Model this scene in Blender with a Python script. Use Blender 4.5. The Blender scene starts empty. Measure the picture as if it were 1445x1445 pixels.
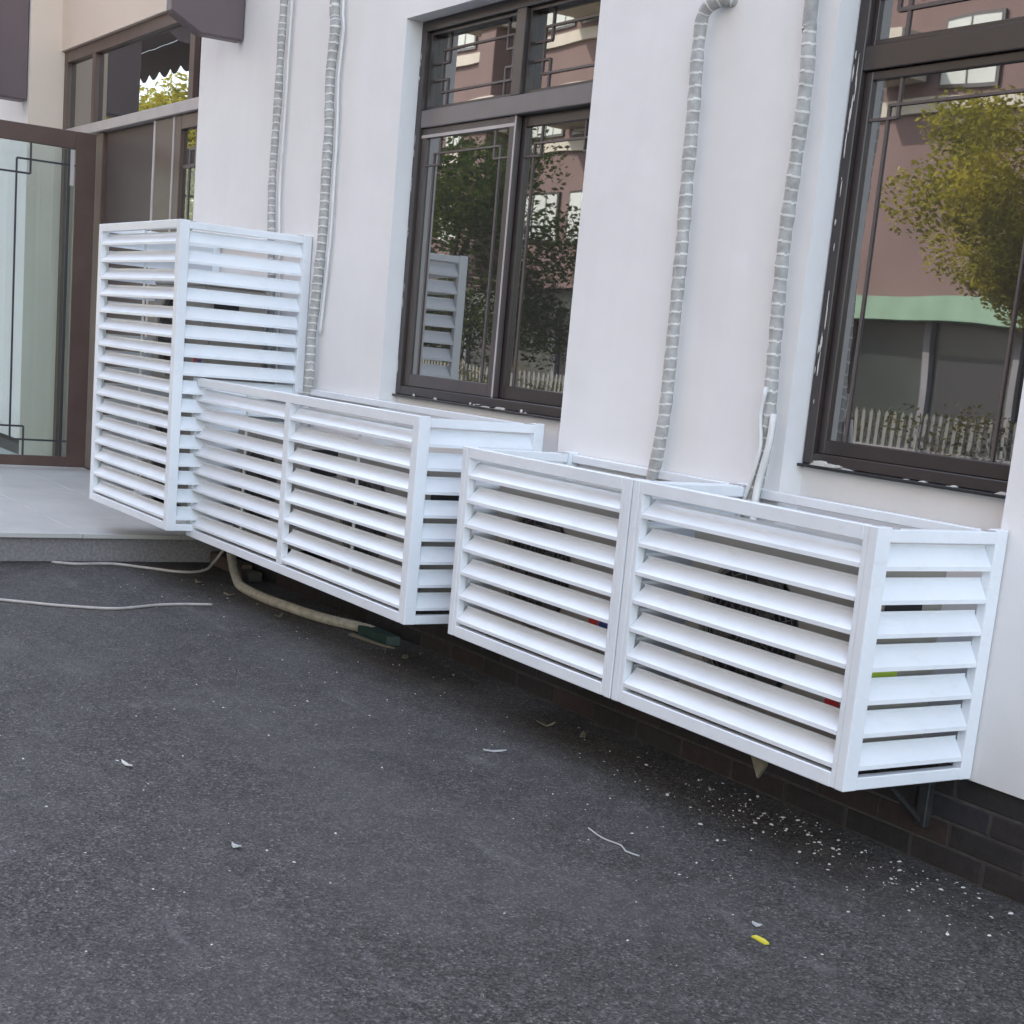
import bpy, bmesh, math, random
from mathutils import Vector, Matrix
random.seed(7)
S = bpy.context.scene
COL = S.collection

# ------------------------------------------------------------------ camera
cam_d = bpy.data.cameras.new('camera')
cam = bpy.data.objects.new('camera', cam_d); COL.objects.link(cam)
CP = Vector((0.0, -3.717, 1.481))
YAW, PITCH, ROLL = math.radians(56.559), math.radians(-11.235), math.radians(5.337)
fw = Vector((-math.sin(YAW)*math.cos(PITCH), math.cos(YAW)*math.cos(PITCH), math.sin(PITCH)))
r0 = fw.cross(Vector((0, 0, 1))).normalized(); u0 = r0.cross(fw)
rr = r0*math.cos(ROLL) + u0*math.sin(ROLL); uu = -r0*math.sin(ROLL) + u0*math.cos(ROLL)
M = Matrix((( rr.x, uu.x, -fw.x, CP.x), (rr.y, uu.y, -fw.y, CP.y), (rr.z, uu.z, -fw.z, CP.z), (0, 0, 0, 1)))
cam.matrix_world = M
cam_d.sensor_width = 36; cam_d.lens = 2149.65/1445*36
cam_d.shift_x = -7.3/1445; cam_d.shift_y = 206.9/1445
cam_d.clip_start = 0.05; cam_d.clip_end = 2000
S.camera = cam

# ------------------------------------------------------------------ world and sun
SUN_EL, SUN_AZ = math.radians(42), math.radians(-38)     # azimuth measured from +y (behind the building) towards +x
w = bpy.data.worlds.new('World'); S.world = w; w.use_nodes = True
nt = w.node_tree; nt.nodes.clear()
sky = nt.nodes.new('ShaderNodeTexSky'); sky.sky_type = 'NISHITA'; sky.sun_disc = False
sky.sun_elevation = SUN_EL; sky.sun_rotation = SUN_AZ; sky.air_density = 1.2; sky.dust_density = 1.2; sky.ozone_density = 1.0
hs = nt.nodes.new('ShaderNodeHueSaturation'); hs.inputs['Saturation'].default_value = 0.64
bg = nt.nodes.new('ShaderNodeBackground'); bg.inputs['Strength'].default_value = 0.15
wo = nt.nodes.new('ShaderNodeOutputWorld')
nt.links.new(sky.outputs[0], hs.inputs['Color']); nt.links.new(hs.outputs[0], bg.inputs['Color']); nt.links.new(bg.outputs[0], wo.inputs[0])
sd = bpy.data.lights.new('sun', 'SUN'); sd.energy = 2.4; sd.angle = math.radians(0.5); sd.color = (1, .95, .87)
sun = bpy.data.objects.new('sun', sd); COL.objects.link(sun)
sdir = Vector((math.sin(SUN_AZ)*math.cos(SUN_EL), math.cos(SUN_AZ)*math.cos(SUN_EL), math.sin(SUN_EL)))
sun.rotation_euler = sdir.to_track_quat('Z', 'Y').to_euler()
S.view_settings.view_transform = 'Standard'; S.view_settings.look = 'None'
S.view_settings.exposure = 2.58; S.view_settings.gamma = 1
try: S.view_settings.use_curve_mapping = False
except Exception: pass
S.render.engine = 'CYCLES'
S.cycles.max_bounces = 8; S.cycles.glossy_bounces = 4; S.cycles.transparent_max_bounces = 12

# ------------------------------------------------------------------ materials
def mat(name):
    m = bpy.data.materials.new(name); m.use_nodes = True
    n = m.node_tree; b = n.nodes['Principled BSDF']
    return m, n, b
def ramp(n, src, stops, interp='LINEAR'):
    r = n.nodes.new('ShaderNodeValToRGB'); r.color_ramp.interpolation = interp
    e = r.color_ramp.elements
    while len(e) > 1: e.remove(e[-1])
    for i, (p, c) in enumerate(stops):
        x = e[0] if i == 0 else e.new(p)
        x.position = p; x.color = (*c, 1) if len(c) == 3 else c
    n.links.new(src, r.inputs[0]); return r.outputs[0]
def noise(n, co, scale, detail=4, rough=.55, dist=0):
    t = n.nodes.new('ShaderNodeTexNoise'); t.inputs['Scale'].default_value = scale
    t.inputs['Detail'].default_value = detail; t.inputs['Roughness'].default_value = rough
    t.inputs['Distortion'].default_value = dist
    n.links.new(co, t.inputs['Vector']); return t.outputs[0]
def coord(n, scale=None):
    g = n.nodes.new('ShaderNodeNewGeometry')
    if scale is None: return g.outputs['Position']
    mp = n.nodes.new('ShaderNodeMapping'); mp.inputs['Scale'].default_value = scale
    n.links.new(g.outputs['Position'], mp.inputs[0]); return mp.outputs[0]
def mixc(n, fac, a, b, mode='MIX'):
    m = n.nodes.new('ShaderNodeMix'); m.data_type = 'RGBA'; m.blend_type = mode
    for v, s in ((fac, m.inputs[0]), (a, m.inputs[6]), (b, m.inputs[7])):
        if isinstance(v, (int, float)): s.default_value = v
        elif isinstance(v, tuple): s.default_value = (*v, 1)
        else: n.links.new(v, s)
    return m.outputs[2]
def bump(n, b, h, strength, dist):
    k = n.nodes.new('ShaderNodeBump'); k.inputs['Strength'].default_value = strength; k.inputs['Distance'].default_value = dist
    n.links.new(h, k.inputs['Height']); n.links.new(k.outputs[0], b.inputs['Normal'])

def simple(name, col, rough=.5, metal=0, var=.12, scale=6, bmp=0, bs=60, spec=.5):
    m, n, b = mat(name); co = coord(n)
    f = noise(n, co, scale, 5)
    lo = tuple(c*(1-var) for c in col); hi = tuple(min(1, c*(1+var)) for c in col)
    n.links.new(ramp(n, f, [(.3, lo), (.7, hi)]), b.inputs['Base Color'])
    b.inputs['Roughness'].default_value = rough; b.inputs['Metallic'].default_value = metal
    b.inputs['Specular IOR Level'].default_value = spec
    if bmp: bump(n, b, noise(n, co, bs, 5), bmp, .004)
    return m

def make_stucco():
    m, n, b = mat('white_stucco'); co = coord(n)
    base = ramp(n, noise(n, co, 1.1, 5, .6), [(.3, (.755, .745, .74)), (.7, (.81, .80, .79))])
    st = noise(n, coord(n, (6, 6, .7)), 1.0, 4, .6)
    sm = ramp(n, st, [(.35, (.982, .98, .976)), (.6, (1, 1, 1))])
    c = mixc(n, 1.0, base, sm, 'MULTIPLY')
    # rain splash and road dust near the foot of the plaster
    g = n.nodes.new('ShaderNodeSeparateXYZ'); n.links.new(co, g.inputs[0])
    mr = n.nodes.new('ShaderNodeMapRange'); mr.inputs[1].default_value = .3; mr.inputs[2].default_value = .62; mr.inputs[3].default_value = .55; mr.inputs[4].default_value = 0
    n.links.new(g.outputs['Z'], mr.inputs[0])
    mu = n.nodes.new('ShaderNodeMath'); mu.operation = 'MULTIPLY'; n.links.new(mr.outputs[0], mu.inputs[0]); n.links.new(noise(n, co, 7, 5), mu.inputs[1])
    c = mixc(n, mu.outputs[0], c, (.42, .39, .36))
    n.links.new(c, b.inputs['Base Color'])
    b.inputs['Roughness'].default_value = .72
    a = n.nodes.new('ShaderNodeMath'); a.operation = 'ADD'
    n.links.new(noise(n, co, 4, 2), a.inputs[0])
    k = n.nodes.new('ShaderNodeMath'); k.operation = 'MULTIPLY'; k.inputs[1].default_value = .06
    n.links.new(noise(n, co, 190, 3), k.inputs[0]); n.links.new(k.outputs[0], a.inputs[1])
    bump(n, b, a.outputs[0], .35, .02)
    return m
def make_asphalt():
    m, n, b = mat('asphalt'); co = coord(n)
    v = n.nodes.new('ShaderNodeTexVoronoi'); v.inputs['Scale'].default_value = 145; n.links.new(co, v.inputs['Vector'])
    sx = n.nodes.new('ShaderNodeSeparateColor'); n.links.new(v.outputs['Color'], sx.inputs[0])
    stones = ramp(n, sx.outputs[0], [(0, (.020, .0182, .0172)), (.5, (.053, .0485, .0455)), (.86, (.090, .083, .077)), (.98, (.14, .131, .122)), (1, (.20, .188, .172))])
    v2 = n.nodes.new('ShaderNodeTexVoronoi'); v2.inputs['Scale'].default_value = 85; n.links.new(co, v2.inputs['Vector'])
    s2 = n.nodes.new('ShaderNodeSeparateColor'); n.links.new(v2.outputs['Color'], s2.inputs[0])
    big = ramp(n, s2.outputs[1], [(0, (.62, .62, .62)), (.6, (1, 1, 1)), (1, (1.35, 1.35, 1.34))])
    c = mixc(n, .8, stones, big, 'MULTIPLY')
    dust = ramp(n, noise(n, coord(n, (.55, 1.3, 1)), 1.4, 7, .62, .6), [(.42, (0, 0, 0)), (.72, (1, 1, 1))])
    fac = n.nodes.new('ShaderNodeMath'); fac.operation = 'MULTIPLY'; fac.inputs[1].default_value = .42; n.links.new(dust, fac.inputs[0])
    c = mixc(n, fac.outputs[0], c, (.118, .110, .104))
    stain = ramp(n, noise(n, coord(n, (1, 1, 1)), .9, 8, .7, 1.2), [(.30, (.72, .72, .72)), (.46, (1, 1, 1))])
    c = mixc(n, 1.0, c, stain, 'MULTIPLY')
    fine = ramp(n, noise(n, co, 7, 6, .7), [(.35, (.82, .82, .82)), (.65, (1.15, 1.15, 1.15))])
    c = mixc(n, 1.0, c, fine, 'MULTIPLY')
    sp = ramp(n, noise(n, co, 34, 3, .5), [(.715, (0, 0, 0)), (.75, (1, 1, 1))])   # pale trodden spots
    sp2 = n.nodes.new('ShaderNodeMath'); sp2.operation = 'MULTIPLY'; sp2.inputs[1].default_value = .4; n.links.new(sp, sp2.inputs[0])
    c = mixc(n, sp2.outputs[0], c, (.3, .3, .3))
    sc = ramp(n, noise(n, coord(n, (1.2, 4.5, 1)), 1.6, 6, .65, .8), [(.60, (0, 0, 0)), (.74, (1, 1, 1))])   # pale chalky scuffs
    sc2 = n.nodes.new('ShaderNodeMath'); sc2.operation = 'MULTIPLY'; sc2.inputs[1].default_value = .32; n.links.new(sc, sc2.inputs[0])
    c = mixc(n, sc2.outputs[0], c, (.20, .19, .185))
    n.links.new(c, b.inputs['Base Color'])
    b.inputs['Roughness'].default_value = .8; b.inputs['Specular IOR Level'].default_value = .35
    ad = n.nodes.new('ShaderNodeMath'); ad.operation = 'ADD'; n.links.new(v.outputs['Distance'], ad.inputs[0]); n.links.new(v2.outputs['Distance'], ad.inputs[1])
    bump(n, b, ad.outputs[0], .6, .005)
    return m
def make_alu():
    m, n, b = mat('white_aluminium'); co = coord(n)
    c = ramp(n, noise(n, co, 3, 6, .65), [(.3, (.72, .75, .78)), (.65, (.79, .82, .85))])
    dirt = ramp(n, noise(n, coord(n, (9, 9, 30)), 1.2, 7, .7), [(.56, (0, 0, 0)), (.8, (1, 1, 1))])
    fm = n.nodes.new('ShaderNodeMath'); fm.operation = 'MULTIPLY'; fm.inputs[1].default_value = .28; n.links.new(dirt, fm.inputs[0])
    c = mixc(n, fm.outputs[0], c, (.48, .47, .45))
    n.links.new(c, b.inputs['Base Color']); b.inputs['Roughness'].default_value = .3; b.inputs['Specular IOR Level'].default_value = .55
    bump(n, b, noise(n, co, 2.2, 2), .12, .02)
    return m
def make_brick():
    m, n, b = mat('dark_brick'); co = coord(n)
    oi = n.nodes.new('ShaderNodeObjectInfo')
    c = ramp(n, oi.outputs['Random'], [(0, (.020, .018, .018)), (.4, (.026, .022, .022)), (.75, (.038, .024, .022)), (1, (.026, .027, .032))])
    c = mixc(n, .8, c, ramp(n, noise(n, co, 25, 6, .7), [(.3, (.6, .6, .6)), (.7, (1.35, 1.35, 1.3))]), 'MULTIPLY')
    n.links.new(c, b.inputs['Base Color']); b.inputs['Roughness'].default_value = .75
    bump(n, b, noise(n, co, 90, 5), .6, .004); return m
def make_glass():
    # coated window glass: strong mirror reflection over a dark room
    m = bpy.data.materials.new('window_glass'); m.use_nodes = True; n = m.node_tree; n.nodes.clear()
    o = n.nodes.new('ShaderNodeOutputMaterial'); g = n.nodes.new('ShaderNodeBsdfGlossy'); g.inputs['Roughness'].default_value = .011
    g.inputs['Color'].default_value = (.93, .92, .9, 1)
    d = n.nodes.new('ShaderNodeBsdfDiffuse'); d.inputs['Color'].default_value = (.035, .033, .032, 1)
    x = n.nodes.new('ShaderNodeMixShader'); lw = n.nodes.new('ShaderNodeFresnel'); lw.inputs['IOR'].default_value = 1.5
    a = n.nodes.new('ShaderNodeMath'); a.operation = 'ADD'; a.inputs[1].default_value = .22; a.use_clamp = True
    n.links.new(lw.outputs[0], a.inputs[0]); n.links.new(a.outputs[0], x.inputs[0])
    n.links.new(d.outputs[0], x.inputs[1]); n.links.new(g.outputs[0], x.inputs[2]); n.links.new(x.outputs[0], o.inputs[0])
    co = coord(n); bm = n.nodes.new('ShaderNodeBump'); bm.inputs['Strength'].default_value = .10; bm.inputs['Distance'].default_value = .01
    n.links.new(noise(n, co, 1.6, 1), bm.inputs['Height']); n.links.new(bm.outputs[0], g.inputs['Normal'])
    return m
def make_door_glass():
    m = bpy.data.materials.new('door_glass'); m.use_nodes = True; n = m.node_tree; n.nodes.clear()
    o = n.nodes.new('ShaderNodeOutputMaterial'); g = n.nodes.new('ShaderNodeBsdfGlossy'); g.inputs['Roughness'].default_value = .01
    t = n.nodes.new('ShaderNodeBsdfTransparent'); t.inputs['Color'].default_value = (.90, .97, .965, 1)
    x = n.nodes.new('ShaderNodeMixShader'); x.inputs[0].default_value = .06
    n.links.new(t.outputs[0], x.inputs[1]); n.links.new(g.outputs[0], x.inputs[2]); n.links.new(x.outputs[0], o.inputs[0]); return m
def make_leaf(name, a, c2, scale=1.3):
    m, n, b = mat(name); co = coord(n)
    c = ramp(n, noise(n, co, scale, 4, .7), [(.35, a), (.62, c2)])
    n.links.new(c, b.inputs['Base Color']); b.inputs['Roughness'].default_value = .55
    try:
        b.inputs['Subsurface Weight'].default_value = 0
    except Exception: pass
    tr = n.nodes.new('ShaderNodeBsdfTranslucent'); n.links.new(c, tr.inputs[0])
    x = n.nodes.new('ShaderNodeMixShader'); x.inputs[0].default_value = .3
    o = n.nodes['Material Output']; n.links.new(b.outputs[0], x.inputs[1]); n.links.new(tr.outputs[0], x.inputs[2]); n.links.new(x.outputs[0], o.inputs[0])
    return m

MAT = dict(
    stucco=make_stucco(), cream=simple('cream_plaster', (.68, .57, .47), .75, var=.03, scale=1), asphalt=make_asphalt(), alu=make_alu(), brick=make_brick(), glass=make_glass(), dglass=make_door_glass(),
    mortar=simple('plinth_mortar', (.065, .058, .054), .9, var=.25, scale=30, bmp=.5),
    bronze=simple('brown_window_frame', (.036, .027, .026), .28, var=.15, scale=5, spec=.6),
    bronze2=simple('brown_door_frame', (.098, .062, .05), .38, var=.15, scale=5),
    greybar=simple('sheen_grey_brown_bar', (.16, .145, .145), .35, var=.08), sashgrey=simple('grey_brown_sash', (.075, .062, .06), .32, var=.1),  # transom grey paints in light reflected from above; left sash just greyer brown
    lattice=simple('bronze_lattice', (.11, .088, .085), .4, var=.1),
    dlattice=simple('dark_lattice', (.04, .04, .045), .4, var=.1),
    silver=simple('aluminium_trim', (.46, .42, .41), .42, var=.08),
    panel=simple('brown_door_panel', (.085, .066, .06), .55, var=.06, scale=2),
    acbody=simple('ac_enamel', (.34, .31, .27), .45, var=.08, scale=3),
    black=simple('black_plastic', (.015, .015, .017), .5),
    guard=simple('guard_wire', (.10, .09, .085), .4),
    steel=simple('dark_bracket_steel', (.028, .028, .028), .55, var=.3, scale=20),
    green=simple('green_painted_steel', (.014, .042, .034), .5, var=.2, scale=20),
    tape=simple('grey_pipe_tape', (.37, .365, .35), .6, var=.22, scale=26, bmp=.6, bs=60),
    tapeedge=simple('pale_tape_edge', (.66, .65, .62), .5, var=.12, scale=26),
    pipe_white=simple('white_plastic_pipe', (.68, .68, .66), .4, var=.06),
    pipe_beige=simple('beige_drain_hose', (.36, .33, .26), .6, var=.25, scale=22, bmp=.4),
    cord=simple('beige_cord', (.40, .37, .34), .6, var=.15, scale=18),
    concrete=simple('porch_paving', (.44, .425, .40), .6, var=.09, scale=3, bmp=.25, bs=80),
    granite=simple('grey_granite', (.21, .195, .195), .75, var=.25, scale=55, bmp=.4, bs=90),
    mauve=simple('mauve_brown_metal', (.125, .092, .095), .5, var=.08, scale=3),
    facade=simple('mauve_render', (.135, .085, .078), .85, var=.12, scale=.7),
    band=simple('pale_stone_band', (.42, .38, .32), .8, var=.1, scale=1),
    fascia=simple('pale_green_fascia', (.17, .27, .19), .6, var=.12, scale=2),
    shop=simple('dark_shopfront', (.028, .034, .033), .35, var=.3, scale=1),
    pale_pane=simple('pale_window', (.45, .47, .44), .5, var=.1, scale=1),  # plain pale colour for the panes of the opposite facade
    bark=simple('bark', (.10, .075, .055), .9, var=.3, scale=12, bmp=.6),
    picket=simple('weathered_white_picket', (.17, .17, .16), .7, var=.12, scale=5),
    planter=simple('grey_planter_wall', (.17, .165, .18), .85, var=.15, scale=2),
    rubble=simple('pale_plaster_crumb', (.58, .56, .52), .9, var=.2, scale=50),
    paper=simple('white_scrap', (.42, .42, .41), .7, var=.08),
    yellow=simple('yellow_scrap', (.62, .55, .05), .6, var=.1),
    dry=simple('dry_leaf', (.15, .135, .095), .8, var=.2, scale=30),
    red=simple('red_print', (.55, .03, .03), .5, var=.02),
    blue=simple('blue_print', (.04, .07, .25), .5, var=.02),
    lime=simple('lime_label', (.45, .60, .06), .5, var=.05, scale=40),
    wood=simple('brown_timber', (.11, .075, .058), .85, var=.25, scale=9, bmp=.4),
    room=simple('dark_room', (.05, .045, .042), .9, var=.1),
    sealant=simple('white_sealant', (.62, .61, .57), .7, var=.15, scale=30),
    leaf_y=make_leaf('yellow_green_leaves', (.17, .18, .026), (.46, .40, .06)),
    leaf_d=make_leaf('dark_green_leaves', (.022, .045, .012), (.07, .10, .022)),
    leaf_s=make_leaf('shrub_leaves', (.04, .065, .015), (.17, .14, .03), 3),
)

# ------------------------------------------------------------------ mesh helpers
class MB:
    def __init__(s): s.v = []; s.f = []; s.mi = []
    def box(s, x0, x1, y0, y1, z0, z1, mi=0):
        if x0 > x1: x0, x1 = x1, x0
        if y0 > y1: y0, y1 = y1, y0
        if z0 > z1: z0, z1 = z1, z0
        b = len(s.v)
        s.v += [(x, y, z) for z in (z0, z1) for y in (y0, y1) for x in (x0, x1)]
        for q in ((0, 2, 3, 1), (4, 5, 7, 6), (0, 1, 5, 4), (2, 6, 7, 3), (1, 3, 7, 5), (0, 4, 6, 2)):
            s.f.append(tuple(b+i for i in q)); s.mi.append(mi)
        return s
    def prism(s, poly, axis, a, b, mi=0):
        """poly: list of 2-D points; extruded along axis from a to b"""
        n = len(poly); k = len(s.v)
        def P(p, t):
            if axis == 'x': return (t, p[0], p[1])
            if axis == 'y': return (p[0], t, p[1])
            return (p[0], p[1], t)
        s.v += [P(p, a) for p in poly] + [P(p, b) for p in poly]
        s.f.append(tuple(k+i for i in range(n))); s.mi.append(mi)
        s.f.append(tuple(k+n+i for i in reversed(range(n)))); s.mi.append(mi)
        for i in range(n):
            j = (i+1) % n
            s.f.append((k+i, k+n+i, k+n+j, k+j)); s.mi.append(mi)
        return s
    def tube(s, pts, rad, seg=10, mi=0, mif=None, cap=True):
        pts = [Vector(p) for p in pts]; k0 = len(s.v); n = len(pts)
        up = Vector((0, 0, 1)); prev = None
        for i, p in enumerate(pts):
            t = (pts[min(i+1, n-1)] - pts[max(i-1, 0)]).normalized()
            if prev is None:
                a = t.cross(up)
                if a.length < .05: a = t.cross(Vector((0, 1, 0)))
                a.normalize()
            else:
                a = (prev - t*prev.dot(t)).normalized()
            prev = a; b = t.cross(a)
            r = rad[i] if isinstance(rad, (list, tuple)) else rad
            for j in range(seg):
                an = 2*math.pi*j/seg; s.v.append(tuple(p + a*math.cos(an)*r + b*math.sin(an)*r))
        for i in range(n-1):
            for j in range(seg):
                q = (k0+i*seg+j, k0+i*seg+(j+1) % seg, k0+(i+1)*seg+(j+1) % seg, k0+(i+1)*seg+j)
                s.f.append(q); s.mi.append(mif(i, j) if mif else mi)
        if cap:
            s.f.append(tuple(k0+j for j in reversed(range(seg)))); s.mi.append(mi)
            s.f.append(tuple(k0+(n-1)*seg+j for j in range(seg))); s.mi.append(mi)
        return s
    def mesh(s, name, mats, smooth=False, bevel=0):
        me = bpy.data.meshes.new(name); me.from_pydata(s.v, [], s.f)
        if not isinstance(mats, (list, tuple)): mats = [mats]
        for m in mats: me.materials.append(m)
        me.polygons.foreach_set('material_index', s.mi)
        bm = bmesh.new(); bm.from_mesh(me); bmesh.ops.recalc_face_normals(bm, faces=bm.faces)
        if bevel:
            bmesh.ops.bevel(bm, geom=list(bm.edges), offset=bevel, segments=1, affect='EDGES', clamp_overlap=True)
        bm.to_mesh(me); bm.free()
        if smooth: me.polygons.foreach_set('use_smooth', [True]*len(me.polygons))
        me.update(); return me
    def build(s, name, mats, parent=None, smooth=False, bevel=0, loc=None):
        return link(name, s.mesh(name, mats, smooth, bevel), parent, loc)
def link(name, me, parent=None, loc=None):
    o = bpy.data.objects.new(name, me); COL.objects.link(o)
    if parent: o.parent = parent
    if loc is not None: o.location = loc
    return o
def thing(name, label, cat, loc=(0, 0, 0), group=None):
    o = bpy.data.objects.new(name, None); COL.objects.link(o); o.location = loc; o.empty_display_size = .1
    o['label'] = label; o['category'] = cat
    if group: o['group'] = group
    return o
def tag(o, label, cat, group=None):
    o['label'] = label; o['category'] = cat
    if group: o['group'] = group
    return o
def struct(o): o['kind'] = 'structure'; return o
def spline(pts, step=.02):
    pts = [Vector(p) for p in pts]; out = []
    P = [pts[0]*2-pts[1]] + pts + [pts[-1]*2-pts[-2]]
    for i in range(1, len(P)-2):
        a, b, c, d = P[i-1:i+3]; n = max(2, int((c-b).length/step))
        for k in range(n):
            t = k/n; out.append(.5*((2*b)+(-a+c)*t+(2*a-5*b+4*c-d)*t*t+(-a+3*b-3*c+d)*t**3))
    out.append(pts[-1]); return out

# ------------------------------------------------------------------ ground and platform
g = MB(); g.box(-400, 300, -400, 60, -.6, 0)
struct(g.build('ground', MAT['asphalt']))

PX = -9.15                       # free edge of the entrance platform
p = thing('entrance_platform', 'low pale entrance platform with grey granite kerb left of the louvred cages', 'platform', (PX, -.5, 0))
p['kind'] = 'structure'; del p['category']
MB().box(-20.85, -.03, -3.5, .82, .0, .148).build('riser', MAT['granite'], p, bevel=.003)
x = 0; 
for i in range(26):              # paving slabs on top
    for j in range(7):
        x1 = .012 - i*.8; x0 = x1 - .795; y0 = -3.512 + j*.62; y1 = y0 + .617
        MB().box(x0, x1, y0, y1, .15, .178+random.uniform(-.0008, .0008)).build('paving_slab', MAT['concrete'], p, bevel=.002)

# ------------------------------------------------------------------ building
HW = 15.0
A1, B1, A2, B2, CN = -7.152, -5.465, -4.052, -3.062, -9.98
ZS1, ZS2, ZTOP = 1.226, 1.198, 3.06
bld = thing('building', 'white plastered building with brown framed windows above a dark brick plinth', 'building', (-6, 0, 0))
bld_off = Vector((-6, 0, 0))
def bpart(mb, name, m, **k): 
    o = mb.build(name, m, bld, **k); o.location = -bld_off; return o
wl = MB()
zp = .322
DP = .45       # wall body depth
wl.box(CN, A1, 0, DP, zp, HW)                     # pier between entrance and first window
wl.box(B1, A2, 0, DP, zp, HW)
wl.box(B2, 7.0, 0, DP, zp, HW)
for (a, b, zs) in ((A1, B1, ZS1), (A2, B2, ZS2)): # window bays: apron below, lintel wall above
    wl.box(a, b, .10, DP, zp, zs-.012)
    wl.box(a, b, 0, DP, ZTOP, HW)
wl.box(-30, -14.10, 0, DP, zp, HW)
bpart(wl, 'wall', MAT['stucco'])
bpart(MB().box(-14.0995, CN-.0005, .27, DP, 3.698, HW), 'wall', MAT['cream'])
bpart(MB().box(-14.0995, -14.091, -.0, .299, .178, HW-.5), 'wall', MAT['cream'])
rf = MB(); rf.box(-30, 7, DP, 12, HW-.4, HW-.1); rf.box(-30.2, 7.2, -.25, 12.2, HW, HW+.3); rf.box(-30, 7, 11.6, 12, 0, HW-.45); rf.box(6.6, 7, DP+.01, 11.59, 0, HW-.45); rf.box(-30, -29.6, DP+.01, 11.59, 0, HW-.45)
bpart(rf, 'roof', MAT['stucco'])
rm = MB(); rm.box(-14.05, -9.99, 2.4, 2.5, .1, 4); rm.box(-14.2, -14.1, .46, 2.4, .1, 4); rm.box(-9.97, -9.9, .46, 2.4, .1, 4); rm.box(-14.1, -9.9, .46, 2.5, 4.01, 4.1)
bpart(rm, 'entrance_room', MAT['room'])

# plinth > bricks
pl = MB(); pl.box(CN+.0, 7.0, .024, .44, -.1, .3205); pl.box(-30, -14.1, .024, .44, -.1, .3205)
plo = bpart(pl, 'plinth', MAT['mortar'])
bmesh_variants = []
for k in range(5):
    hx, hz = .1455, .0355
    v = MB(); v.box(-hx+random.uniform(0, .003), hx-random.uniform(0, .003), -.0065, .02, -hz+random.uniform(0, .002), hz-random.uniform(0, .0015))
    bmesh_variants.append(v.mesh('brick', MAT['brick'], bevel=.0028))
half = MB().box(-.07, .07, -.0065, .02, -.0355, .0355).mesh('brick', MAT['brick'], bevel=.0028)
for c in range(4):
    z = .04 + c*.08
    x = -2.796 - (.15 if c % 2 else 0) + .9 + .3
    while x > CN + .12:
        o = link('brick', random.choice(bmesh_variants), plo, (x, .0245+random.uniform(-.0015, .002), z)); x -= .3
    if x > CN - .07: link('brick', half, plo, (CN+.073, .0245, z))

# ------------------------------------------------------------------ windows
def lattice(mb, x0, x1, z0, z1, y, ins=.085, sq=.052, t=.0065, corners='tl tr bl br', d=.006):
    """bars of the paned corner pattern: long bars set in from the glass edge, linked squares at the corners"""
    # e: end state per corner
    c = corners.split()
    def vb(x, a, b): mb.box(x-t, x+t, y-d, y, a, b)
    def hb(z, a, b): mb.box(a, b, y-d-.0012, y-.0012, z-t, z+t)
    L, R, B, T = x0+ins, x1-ins, z0+ins, z1-ins
    vb(L, B if 'bl' in c else z0, T if 'tl' in c else z1); vb(R, B if 'br' in c else z0, T if 'tr' in c else z1)
    hb(T, L if 'tl' in c else x0, R if 'tr' in c else x1)
    if 'bl' in c or 'br' in c: hb(B, L if 'bl' in c else x0, R if 'br' in c else x1)
    if 'tl' in c: vb(L+sq, T-sq, z1); hb(T-sq, x0, L+sq)
    if 'tr' in c: vb(R-sq, T-sq, z1); hb(T-sq, R-sq, x1)
    if 'bl' in c: vb(L+sq, z0, B+sq); hb(B+sq, x0, L+sq)
    if 'br' in c: vb(R-sq, z0, B+sq); hb(B+sq, R-sq, x1)
def frame_mb(mb, x0, x1, z0, z1, y0, y1, l, r, b, t):
    mb.box(x0, x0+l, y0, y1, z0, z1); mb.box(x1-r, x1, y0, y1, z0, z1)
    mb.box(x0+l, x1-r, y0+.001, y1, z0, z0+b); mb.box(x0+l, x1-r, y0+.001, y1, z1-t, z1)
def smears(win, spots, zs_=1.2):
    mb = MB()
    for (x, z, sx, sz) in spots:
        n = 7; poly = [(x+math.cos(i*2*math.pi/n)*sx*random.uniform(.4, 1.1), z+math.sin(i*2*math.pi/n)*sz*random.uniform(.4, 1.1)) for i in range(n)]
        y = .0885
        mb.prism(poly, 'y', y-random.uniform(.001, .003) if z > zs_+.02 else y-random.uniform(.006, .018), .0993)
    o = mb.build('sealant_smears', MAT['sealant'], win); o['kind'] = 'stuff'; return o

def sub(mb, name, m, par, **k):
    o = mb.build(name, m, par, **k); return o
# --- first window: two upper lights, two sliding sashes
def window(name_label, x0, x1, zs):
    wn = bpy.data.objects.new('window', None); COL.objects.link(wn); wn.parent = bld; wn.location = -bld_off; wn['label'] = name_label; return wn
GY = .150
w1 = window('four pane window with sliding sashes and corner lattice', A1, B1, ZS1)
f = MB(); frame_mb(f, A1+.004, B1-.004, ZS1, ZTOP-.002, .088, .19, .05, .05, .045, .05)
tb = MB().box(A1+.0545, B1-.0545, .0905, .19, 2.548, 2.632); sub(tb, 'transom', MAT['greybar'], w1, bevel=.004)              # transom
f.box(-6.262, -6.182, .092, .19, 2.632, ZTOP-.052)             # upper mullion
sub(f, 'frame', MAT['bronze'], w1, bevel=.003)
LU = dict(ins=.07, sq=.06, t=.005)
for (a, b) in ((A1+.054, -6.262), (-6.182, B1-.054)):
    s_ = MB(); frame_mb(s_, a, b, 2.632, ZTOP-.052, .112, .16, .018, .018, .018, .018); sub(s_, 'bead', MAT['bronze'], w1, bevel=.002)
    q = MB(); q.box(a, b, GY, GY+.006, 2.632, ZTOP-.052); sub(q, 'pane', MAT['glass'], w1)
    l = MB(); lattice(l, a+.018, b-.018, 2.65, ZTOP-.07, GY-.001, **LU); sub(l, 'lattice', MAT['lattice'], w1)
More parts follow.
